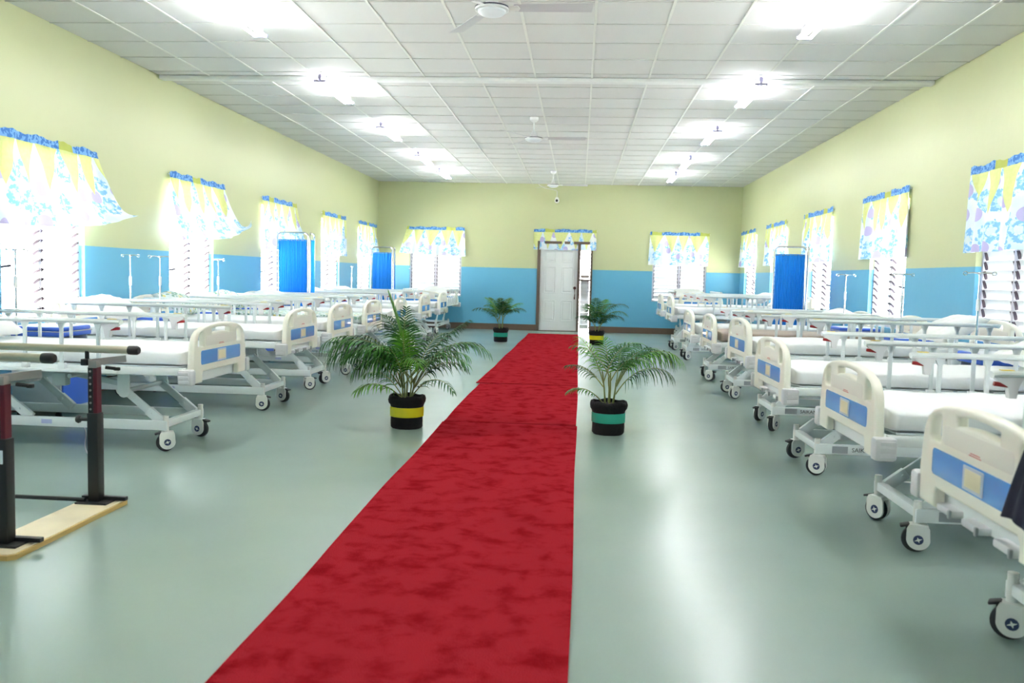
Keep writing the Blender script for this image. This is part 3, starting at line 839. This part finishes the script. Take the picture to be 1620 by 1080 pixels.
IVS = [(-4.43, 6.585, 80, 'against the nearest left window'), (-4.48, 8.45, 72, 'on blue wall, left one between first two left windows'),
       (-4.36, 8.83, 105, 'on blue wall, right one between first two left windows'), (-4.34, 10.255, 60, 'just right of the second left window'),
       (-4.44, 16.85, 0, 'between the last two left windows'), (-3.845, 20.12, 90, 'in front of the back window left of the door'),
       (3.22, 10.91, 95, 'on the bare blue right wall between windows'), (3.30, 9.25, 100, 'in front of the second right window'), (3.18, 7.255, 75, 'in front of the nearest right window')]
for x, y, a, lb in IVS:
    c = iv0 if ivf[0] else copy_tree(iv0); ivf[0] = False
    c.location = (x, y, 0); c.rotation_euler.z = R(a)
    tag(c, 'thin chrome drip pole with hooks '+lb, 'drip pole', 'drip poles at the bed heads')

# ------------------------------------------------------------------ privacy screens
def screen(label, x, y, w, h, rz, fold):
    r = empty('privacy_screen', (x, y, 0), R(rz)); tag(r, label, 'screen', 'blue privacy screens')
    def panel(x0, ang):
        M = Matrix.Translation((x0, 0, 0)) @ Matrix.Rotation(R(ang), 4, 'Z')
        P = lambda px, pz, py=0: M @ Vector((px, py, pz))
        rc = .07
        pts = [P(0, .10), P(0, h-rc)]+[P(rc-rc*math.cos(t), h-rc+rc*math.sin(t)) for t in [PI/2*k/5 for k in range(1, 6)]]
        pts += [P(w-rc+rc*math.sin(t), h-rc+rc*math.cos(t)) for t in [PI/2*k/5 for k in range(0, 6)]]+[P(w, .10)]
        b = MB(); b.tube(pts, .0125, 10); fr = b.build('frame', 'chrome', r)
        for z in (h-.12, .40):
            b = MB(); b.tube([P(0, z), P(w, z)], .005, 6); b.build('curtain_wire', 'chrome', fr)
        nf = 13
        b = MB(); b.grid(nf*8, 8, lambda u, v: P(.018+(w-.036)*u, h-.105-(h-.52)*v, .014*math.sin(2*PI*nf*u+1.5*math.sin(2.3*v+5*u))*(.6+.6*v)+.006*math.sin(31*u+3*v)), None)
        b.build('curtain', 'screen_blue', r, ang=180, recalc=False)
        for px in (0, w):
            b = MB(); b.bar(P(px, .09, -.15), P(px, .09, .15), .022, .022, .003)
            for py in (-.14, .14): b.lathe([(.001, -.010), (.022, -.010), (.024, 0), (.022, .010), (.001, .010)], 12, P(px, .026, py), 'Y'); b.box(P(px, .06, py), (.02, .02, .05))
            b.build('foot', 'lamp_white', fr)
        return P(w, 0)
    panel(0, 0); 
    M2 = fold
    e = panel(w+.03, M2)
    return r
screen('nearer folding privacy screen with blue pleated cloth by the left wall', -4.66, 13.22, .49, 1.85, 0, 100)
screen('farther blue privacy screen in the back left area before the corner window', -4.17, 17.35, .42, 1.78, 0, 100)
screen('blue privacy screen with chrome frame in the gap of the right row', 2.79, 12.92, .455, 1.78, 0, 80)

# ------------------------------------------------------------------ ceiling fans
def build_fan():
    r = empty('ceiling_fan')
    b = MB(); b.lathe([(.015, -.005), (.062, -.005), (.058, -.04), (.030, -.065), (.012, -.068)], 24); b.build('canopy', 'fan_white', r)
    b = MB(); b.tube([(0, 0, -.06), (0, 0, -.22)], .011, 10); b.build('rod', 'fan_white', r)
    b = MB(); b.lathe([(.012, -.175), (.026, -.19), (.050, -.255), (.060, -.268), (.012, -.270)], 24); b.build('bell', 'fan_white', r)
    b = MB(); b.lathe([(.05, -.266), (.108, -.272), (.120, -.282), (.120, -.300), (.05, -.302)], 32); m = b.build('motor', 'fan_white', r)
    b = MB(); b.lathe([(.10, -.2735), (.122, -.2775), (.1225, -.286), (.10, -.2865)], 32); b.build('trim_ring', 'fan_dark', m)
    b = MB(); b.lathe([(.100, -.300), (.098, -.312), (.080, -.328), (.045, -.338), (.001, -.340)], 32); b.build('cap', 'cab_body', m)
    for k in range(3):
        M = Matrix.Rotation(R(120*k), 4, 'Z') @ Matrix.Translation((.10, 0, -.286)) @ Matrix.Rotation(R(-11), 4, 'X')
        b = MB(); b.prism([M @ Vector(p) for p in ((.06, -.050, .002), (.60, -.062, .002), (.612, -.05, .002), (.60, .062, .002), (.06, .050, .002), (.045, 0, .002))], M.to_3x3() @ Vector((0, 0, .003)))
        bl = b.build('blade', 'fan_blade_shaded', r, smooth=False)
        b = MB(); b.prism([M @ Vector(p) for p in ((-.01, -.022, -.002), (.085, -.040, -.002), (.10, 0, -.002), (.085, .040, -.002), (-.01, .022, -.002))], M.to_3x3() @ Vector((0, 0, .004))); b.build('blade_bracket', 'fan_white', bl, smooth=False)
    return r
fan0 = build_fan()
for k, (x, y, lb) in enumerate([(-.672, 6.28, 'cropped by the top edge of the picture'), (-.68, 12.05, 'in the middle of the ceiling'), (-.595, 18.04, 'farthest away, close to the back wall')]):
    c = fan0 if k == 0 else copy_tree(fan0); c.location = (x, y, HC-.003); c.rotation_euler.z = R(-1)
    tag(c, 'white three-bladed ceiling fan '+lb, 'ceiling fan', 'ceiling fans')

# ------------------------------------------------------------------ fluorescent battens (local: centre, along y)
def build_lamp():
    r = empty('fluorescent_light')
    b = MB(); b.box((0, 0, -.052), (.062, 1.19, .045), .006); b.build('batten', 'lamp_white', r)
    for y in (-.42, .42):
        b = MB(); b.tube([(0, y, -.032), (0, y, .006)], .012, 8); b.build('stem', 'lamp_white', r)
    for s in (-1, 1):
        b = MB(); b.box((0, s*.604, -.060), (.030, .018, .075), .004); b.box((0, s*.604, -.098), (.135, .018, .026), .005); b.build('lampholder', 'lamp_end', r)
        b = MB(); b.tube([(s*.045, -.594, -.098), (s*.045, .594, -.098)], .0135, 10); b.build('tube', 'tube', r)
    return r
lamp0 = build_lamp(); lf = [True]
ORD = ['nearest', 'second', 'third', 'fourth', 'farthest']
def lamp(x, y, lb):
    c = lamp0 if lf[0] else copy_tree(lamp0); lf[0] = False
    c.location = (x, y, HC-.004); tag(c, lb, 'light', 'fluorescent ceiling lights'); return c
for k, y in enumerate((7.10, 10.08, 13.0, 15.9, 18.2)):
    lamp(-2.875, y, 'lit fluorescent ceiling light, %s of the row over the left beds' % ORD[k])
    lamp(1.83, y, 'lit fluorescent ceiling light, %s of the row over the right beds' % ORD[k])
for k, y in enumerate((4.1, 1.1, -1.9)):
    for x, sd in ((-2.875, 'left'), (1.83, 'right')):
        lamp(x, y, 'lit fluorescent ceiling light out of view, %s %s of the viewer' % (('beside', 'above', 'behind')[k], sd))

# ------------------------------------------------------------------ red carpet, three lengths end to end
def runner(label, xs0, xs1, y0, y1, z, seed, lip0=0.0, lip1=0.0):
    rnd = random.Random(seed); nx, ny = 14, max(8, int((y1-y0)*7)); b = MB(); ph = rnd.uniform(0, 6)
    def top(u, v):
        y = y0+(y1-y0)*v
        xa = xs0[0]+(xs0[1]-xs0[0])*v+.006*math.sin(2.1*y+ph); xb = xs1[0]+(xs1[1]-xs1[0])*v+.004*math.sin(1.7*y+ph*2)
        zz = z+.0015*math.sin(5*y+3*u+ph)
        e0, e1 = (y-y0), (y1-y)
        zz += lip0*math.exp(-(e0/.05)**2)+lip1*math.exp(-(e1/.05)**2)
        return (xa+(xb-xa)*u, y, zz)
    b.grid(nx, ny, top)
    r = bmesh.ops.extrude_face_region(b.bm, geom=b.bm.faces[:])
    for q in [e for e in r['geom'] if isinstance(e, bmesh.types.BMVert)]: q.co.z -= .010
    o = b.build('carpet_runner', 'red_carpet', ang=60); tag(o, label, 'carpet', 'red carpet lengths'); return o
runner('nearest length of red carpet, the widest in the picture foreground', (-1.085, -1.13), (-.002, .012), 1.2, 7.345, .011, 1)
runner('middle length of red carpet between the two cross seams', (-1.125, -1.13), (.010, .015), 7.352, 10.075, .011, 2, lip0=.006)
runner('farthest length of red carpet running up to the white door', (-1.165, -1.09), (.012, .012), 10.082, 19.35, .011, 3, lip0=.008)

# ------------------------------------------------------------------ potted palms
def frond(root, base, az, length, elev, droop, n=26, leaf=.26, m='leaf', spread=58, bare=.22, roll=0.0, hang=.75, wide=.0072):
    pts = []; p = Vector(base); e = R(elev); seg = 14
    d0 = R(az)
    for k in range(seg+1):
        pts.append(p.copy())
        t = k/seg; ee = e-R(droop)*t**1.6
        p = p+Vector((math.cos(d0)*math.cos(ee), math.sin(d0)*math.cos(ee), math.sin(ee)))*(length/seg)
    b = MB(); b.tube(pts, .0055, 5, r2=.0012)
    st = b.build('frond', 'cane', root)
    lf = MB()
    def at(t):
        q = t*seg; i = min(int(q), seg-1); return pts[i].lerp(pts[i+1], q-i), (pts[i+1]-pts[i]).normalized()
    for k in range(n):
        t = bare+(1-bare)*(k+.5)/n
        p, tg = at(t)
        side = tg.cross(Vector((0, 0, 1)))
        if side.length < .01: side = Vector((math.sin(d0), -math.cos(d0), 0))
        side.normalize(); up = side.cross(tg).normalized()
        L = leaf*(.45+.75*math.sin(PI*min(1, .18+.80*(k+.5)/n)))*random.uniform(.88, 1.1)
        a = R(spread*(1-.55*(k/n)**2)+random.uniform(-5, 5))
        for s in (-1, 1):
            dirv = (tg*math.cos(a)+side*s*math.sin(a)+up*(.12+roll*s)).normalized()
            q = p.copy(); w = wide*(.75+.5*random.random()); prev = None
            wv = dirv.cross(up).normalized()
            for i in range(5):
                ww = w*(.55, 1.0, .85, .5, .05)[i]
                cur = (lf.bm.verts.new(q-wv*ww), lf.bm.verts.new(q+wv*ww))
                if prev: lf.bm.faces.new((prev[0], prev[1], cur[1], cur[0]))
                prev = cur
                dirv = (dirv+Vector((0, 0, -hang*.25*(i+.5)))).normalized()
                q = q+dirv*L/4
    lf.build('leaflets', m, st, ang=180, recalc=False)
    return st
def palm(name_label, x, y, ribbon, fronds, canes=5, scale=1.0, tilt=0):
    r = empty('potted_palm', (x, y, 0)); tag(r, name_label, 'potted plant', 'palms beside the carpet')
    # cloth-wrapped pot with folds
    b = MB(); n = 48; prof = [(.118, .0), (.130, .012), (.131, .06), (.130, .11), (.131, .17), (.138, .195), (.150, .215), (.154, .240), (.148, .262), (.132, .268), (.122, .255), (.115, .235)]
    rings = []
    for r_, z in prof:
        ring = []
        for k in range(n):
            a = 2*PI*k/n; f = 1+(.012*math.sin(9*a+z*30)+.010*math.sin(17*a+1+z*11))*(1 if z > .18 or z < .09 else .25)
            ring.append(b.bm.verts.new((r_*f*math.cos(a), r_*f*math.sin(a), z+(.006*math.sin(5*a) if z > .2 else 0))))
        rings.append(ring)
    for i in range(len(rings)-1):
        for k in range(n): b.bm.faces.new((rings[i][k], rings[i][(k+1) % n], rings[i+1][(k+1) % n], rings[i+1][k]))
    b.bm.faces.new(list(reversed(rings[0]))); b.bm.faces.new(rings[-1])
    b.build('pot_wrap', 'black_fabric', r, ang=60)
    b = MB(); b.lathe([(.133, .098), (.1375, .099), (.1385, .135), (.1375, .176), (.133, .177)], 40); b.build('ribbon', ribbon, r)
    b = MB(); b.lathe([(.001, .238), (.112, .236), (.112, .243), (.06, .250), (.001, .252)], 24); b.build('soil', 'soil', r)
    tips = []
    for k in range(canes):
        a = 2*PI*k/canes+.6; q = Vector((.035*math.cos(a), .035*math.sin(a), .23)); h = random.uniform(.16, .30)*scale
        lean = random.uniform(.01, .04)
        tip = q+Vector((lean*math.cos(a), lean*math.sin(a), h))
        b = MB(); b.tube([q, q.lerp(tip, .5)+Vector((.004, 0, 0)), tip], .0078, 7, r2=.005); b.build('cane', 'cane', r); tips.append(tip)
    for i, fr in enumerate(fronds):
        az, L, el, dr = fr[:4]; kw = dict(fr[4]) if len(fr) > 4 else {}
        a = R(az); low = kw.pop('low', False)
        tip = max(tips, key=lambda t: t.x*math.cos(a)+t.y*math.sin(a)) if i % 2 else tips[i % len(tips)]
        base = tip-Vector((0, 0, random.uniform(.02, .10))) if not low else Vector((.05*math.cos(a), .05*math.sin(a), .25))
        frond(r, base, az, L*scale, el, dr, **kw)
    return r
P1 = [(184, .80, 75, 4, dict(leaf=.135, m='leaf_bright', spread=44, bare=.30, n=40, hang=.15, wide=.012)),
      (180, .86, 66, 112, dict(leaf=.30, hang=1.5, n=22, m='leaf')), (188, .70, 56, 96, dict(leaf=.28, hang=1.5, n=20, m='leaf_dark')), (345, .58, 50, 84, dict(leaf=.18, n=18, m='leaf')), (195, .82, 62, 108, dict(leaf=.32, m='leaf', hang=1.5, n=22)), (170, .72, 70, 112, dict(leaf=.26, m='leaf_dark', hang=1.3, n=20)),
      (210, .64, 52, 108, dict(leaf=.22, n=20)), (220, .46, 40, 88, dict(leaf=.15, m='leaf_bright', low=True, n=16)),
      (2, .74, 56, 26, dict(leaf=.17, m='leaf_dark', n=24)), (352, .80, 66, 110, dict(leaf=.22, m='leaf', n=20)), (14, .62, 60, 62, dict(leaf=.20, m='leaf_dark', n=20)),
      (335, .64, 54, 100, dict(leaf=.18, n=18)), (300, .52, 58, 104, dict(leaf=.16, m='leaf_bright', n=18)), (60, .66, 72, 84, dict(leaf=.22, m='leaf_dark', n=20)),
      (112, .70, 74, 74, dict(leaf=.22, n=20)), (250, .60, 74, 92, dict(leaf=.20, m='leaf', n=18)), (140, .60, 72, 70, dict(leaf=.20, m='leaf_dark', n=18)), (318, .62, 44, 96, dict(leaf=.11, n=14, m='leaf_dark', low=True)), (150, .5, 48, 86, dict(leaf=.16, m='leaf', low=True, n=16)), (176, .62, 60, 118, dict(leaf=.26, m='leaf_dark', hang=1.6, n=18)), (200, .60, 50, 112, dict(leaf=.24, m='leaf', hang=1.6, n=18)), (20, .50, 56, 96, dict(leaf=.20, m='leaf_dark', n=18)), (95, .72, 78, 40, dict(leaf=.18, m='leaf_dark', n=20)), (278, .50, 80, 50, dict(leaf=.15, m='leaf_bright', n=18))]
palm('large potted palm with yellow ribbon, left of the carpet, one frond straight up', -1.385, 7.05, 'ribbon_yellow', P1, 5)
P2 = [(15, .62, 66, 120, dict(leaf=.26, m='leaf', hang=1.3, n=20, wide=.006)), (2, .66, 64, 112, dict(leaf=.26, m='leaf_bright', hang=1.3, n=20, wide=.006)), (40, .56, 70, 90, dict(leaf=.22, m='leaf', n=20, wide=.006)), (345, .54, 58, 100, dict(leaf=.22, m='leaf_dark', hang=1.2, n=18, wide=.006)),
      (175, .42, 62, 66, dict(leaf=.13, m='leaf', n=16)), (160, .38, 50, 70, dict(leaf=.12, m='leaf_dark', n=14)), (190, .34, 48, 90, dict(leaf=.10, m='leaf', n=12, low=True)), (100, .46, 74, 45, dict(leaf=.15, m='leaf_bright', n=14, wide=.0048)), (140, .46, 68, 45, dict(leaf=.15, m='leaf_bright', n=14, wide=.005)),
      (80, .46, 64, 70, dict(leaf=.17, m='leaf_dark', n=16, wide=.005)), (320, .44, 60, 90, dict(leaf=.16, m='leaf', n=16, wide=.0055)), (25, .54, 70, 100, dict(leaf=.22, m='leaf', n=20, wide=.0055))]
palm('potted palm with green ribbon, right of the carpet, fronds arching to the right', .268, 7.12, 'ribbon_green', P2, 6)
P3 = [(az+random.uniform(-8, 8), random.uniform(.44, .56), el+6, dr, dict(leaf=.17, m=mm, n=20)) for az, el, dr, mm in
      ((175, 55, 80, 'leaf'), (195, 48, 85, 'leaf_dark'), (0, 52, 90, 'leaf'), (345, 46, 85, 'leaf_dark'), (30, 62, 70, 'leaf_bright'), (90, 75, 50, 'leaf_dark'), (130, 68, 60, 'leaf'), (60, 70, 55, 'leaf'), (270, 70, 70, 'leaf_dark'), (230, 60, 80, 'leaf'), (310, 62, 80, 'leaf_dark'), (160, 74, 55, 'leaf_bright'))]
palm('small distant potted palm with green ribbon, between carpet end and left back window', -1.485, 16.75, 'ribbon_green', P3, 4)
P4 = [(az+random.uniform(-8, 8), L*.8, el+4, dr, dict(leaf=.20, m=mm, n=22)) for az, L, el, dr, mm in
      ((10, .92, 68, 105, 'leaf_dark'), (350, .85, 62, 110, 'leaf'), (25, .80, 70, 95, 'leaf'), (335, .7, 55, 100, 'leaf_dark'), (180, .55, 66, 60, 'leaf'), (165, .5, 50, 70, 'leaf_dark'), (90, .7, 76, 50, 'leaf_dark'), (120, .6, 70, 60, 'leaf'), (60, .75, 74, 60, 'leaf_bright'), (270, .6, 72, 70, 'leaf_dark'), (230, .5, 60, 80, 'leaf_dark'), (310, .62, 64, 80, 'leaf_dark'))]
palm('distant potted palm with yellow ribbon beside the door side light', .355, 16.70, 'ribbon_yellow', P4, 4)

# ------------------------------------------------------------------ parallel bars (rehab walking bars), running left out of the frame
def walking_bars():
    r = empty('parallel_bars', (-2.50, 4.0, 0)); tag(r, 'black and wine red walking parallel bars with steel handrails on a wooden plank', 'exercise bars')
    L = -2.6
    for px in (0.0, -2.2):
        b = MB(); b.prism([(px-.10, -.53, 0), (px+.105, -.53, 0), (px+.13, -.505, 0), (px+.13, .42, 0), (px+.105, .445, 0), (px-.10, .445, 0)], (0, 0, .022)); pl = b.build('plank', 'plank_edge', r, smooth=False)
        b = MB(); b.prism([(px-.095, -.52, .0222), (px+.10, -.52, .0222), (px+.12, -.50, .0222), (px+.12, .415, .0222), (px+.10, .435, .0222), (px-.095, .435, .0222)], (0, 0, .003)); b.build('plank_face', 'plank_top', pl, smooth=False)
    for y, zb in ((-.385, .858), (.345, .832)):
        for px in (0.0, -2.2):
            b = MB(); b.box((px, y, .030), (.17, .12, .010), .002, seg=1); b.box((px+.03, y+.03, .042), (.24, .03, .02), .002, seg=1); b.build('foot_plate', 'black', r)
            b = MB(); b.box((px, y, .265), (.060, .060, .47), .006); b.build('sleeve', 'black', r)
            b = MB(); b.box((px+.012, y, .615), (.022, .046, .25), .002, seg=1); p = b.build('post', 'wine_red', r)
            b = MB(); b.box((px-.012, y, .615), (.028, .046, .25), .002, seg=1)
            b.build('post_back', 'black', p)
            b = MB()
            for k in range(7): b.lathe([(.001, 0), (.006, 0), (.006, .0015), (.001, .0015)], 8, (px-.012, y-.0245, .52+.033*k), 'Y')
            b.build('peg_hole', 'grey_metal', p)
            b = MB(); b.tube([(px-.03, y, .462), (px-.085, y, .462)], .010, 8); b.lathe([(.001, 0), (.018, 0), (.022, .010), (.018, .018), (.001, .02)], 14, (px-.10, y, .462), 'X'); b.build('lock_knob', 'black', r)
            b = MB(); b.box((px+.0, y, .755), (.046, .050, .04), .004); b.bar((px-.02, y-.02, .762), (px+.115, y+.10, .778), .012, .036); b.build('bracket', 'grey_metal', r)
            b = MB(); b.tube([(px-.035, y-.01, .765), (px-.035, y-.01, zb-.01)], .011, 8); b.box((px-.04, y-.015, .765), (.035, .04, .034), .004); b.build('riser', 'black', r)
            b = MB(); b.tube([(px+.04, y+.03, .735), (px+.085, y+.05, .728)], .009, 8); b.box((px+.09, y+.055, .726), (.03, .02, .018), .004); b.build('clamp_lever', 'black', r)
        b = MB(); b.tube([(L, y, zb), (.19, y, zb)], .0195, 16); bar = b.build('handrail', 'steel', r)
        b = MB(); b.lathe([(.001, -.002), (.0225, 0), (.0235, .01), (.0235, .045), (.018, .055), (.001, .056)], 16, (.185, y, zb), 'X'); b.build('end_cap', 'black', bar)
    b = MB(); b.tube([(L, .31, .045), (-.04, .31, .045)], .011, 8); b.build('floor_tube', 'black', r)
    b = MB(); b.box((0, -.4155, .42), (.030, .001, .06)); b.build('sticker', 'cab_body', r, smooth=False)
    return r
walking_bars()

# ------------------------------------------------------------------ security camera and its conduit
def dome_cam():
    r = empty('security_camera', (-.58, YB, 3.03)); tag(r, 'small white security camera high on the back wall above the door', 'security camera')
    b = MB(); b.lathe([(.001, 0), (.045, 0), (.045, -.02), (.02, -.025), (.001, -.026)], 20, (0, 0, .05), 'Y'); b.build('base', 'cam_white', r)
    b = MB(); b.tube([(0, -.02, .05), (0, -.06, .02)], .012, 8); b.build('arm', 'cam_white', r)
    b = MB(); b.lathe([(.02, -.05), (.050, -.055), (.055, -.09), (.050, -.15), (.040, -.152)], 20, (0, 0, 0), 'Y'); h = b.build('housing', 'cam_white', r)
    b = MB(); b.lathe([(.001, -.150), (.030, -.150), (.030, -.154), (.001, -.158)], 18, (0, 0, 0), 'Y'); b.build('lens', 'black', h)
    b = MB(); b.tube([(0, -.012, .09), (0, -.012, .22), (-.03, -.012, .25), (-.30, -.012, .30), (-.42, -.012, .36), (-.43, -.012, .39)], .010, 6); b.build('conduit', 'runner', r)
dome_cam()

# ------------------------------------------------------------------ dark jacket over the nearest right footboard
def jacket():
    r = empty('jacket', (1.318, 2.36, .60)); tag(r, 'dark navy jacket draped over the nearest right footboard at the picture edge', 'clothing')
    b = MB()
    def fn(u, v):      # u along the board, v from the back hem over the top to the front hem
        s = (v-.42)*.62
        fl = max(0, s)
        y = -.09+(.20+.10*fl/.3)*u-(.02*fl)+.13*fl*u
        top = .298
        if abs(s) < .05:
            a = s/.05*PI/2; x, z = -.034*math.sin(a), top+.012*math.cos(a)
        else: x, z = (-.034 if s > 0 else .036), top-(abs(s)-.05)
        fold = .012*math.sin(16*u+2+3*v)*min(1, abs(s)*8)
        x += (-abs(fold)-.006-.03*fl if s > 0 else abs(fold)+.004)
        return (x, y, z+.01*math.sin(9*u)*(1 if v == 1 else 0))
    b.grid(20, 30, fn)
    rr = bmesh.ops.extrude_face_region(b.bm, geom=b.bm.faces[:])
    bmesh.ops.recalc_face_normals(b.bm, faces=b.bm.faces)
    for q in [e for e in rr['geom'] if isinstance(e, bmesh.types.BMVert)]: q.co += Vector((-.004 if q.co.x < 0 else .004, 0, .003))
    b.build('cloth', 'navy_cloth', r, ang=80)
jacket()

# ------------------------------------------------------------------ mains cord on the floor under the first left bed
b = MB(); pts = []
for k in range(30):
    t = k/29; pts.append((-4.25+1.10*t, 6.9-1.35*t+.12*math.sin(5*t), .006+.0*t))
pts += []
b.tube(pts, .0045, 6); tag(b.build('power_cord', 'cord'), 'thin pale power cord on the floor under the nearest left bed', 'cord')
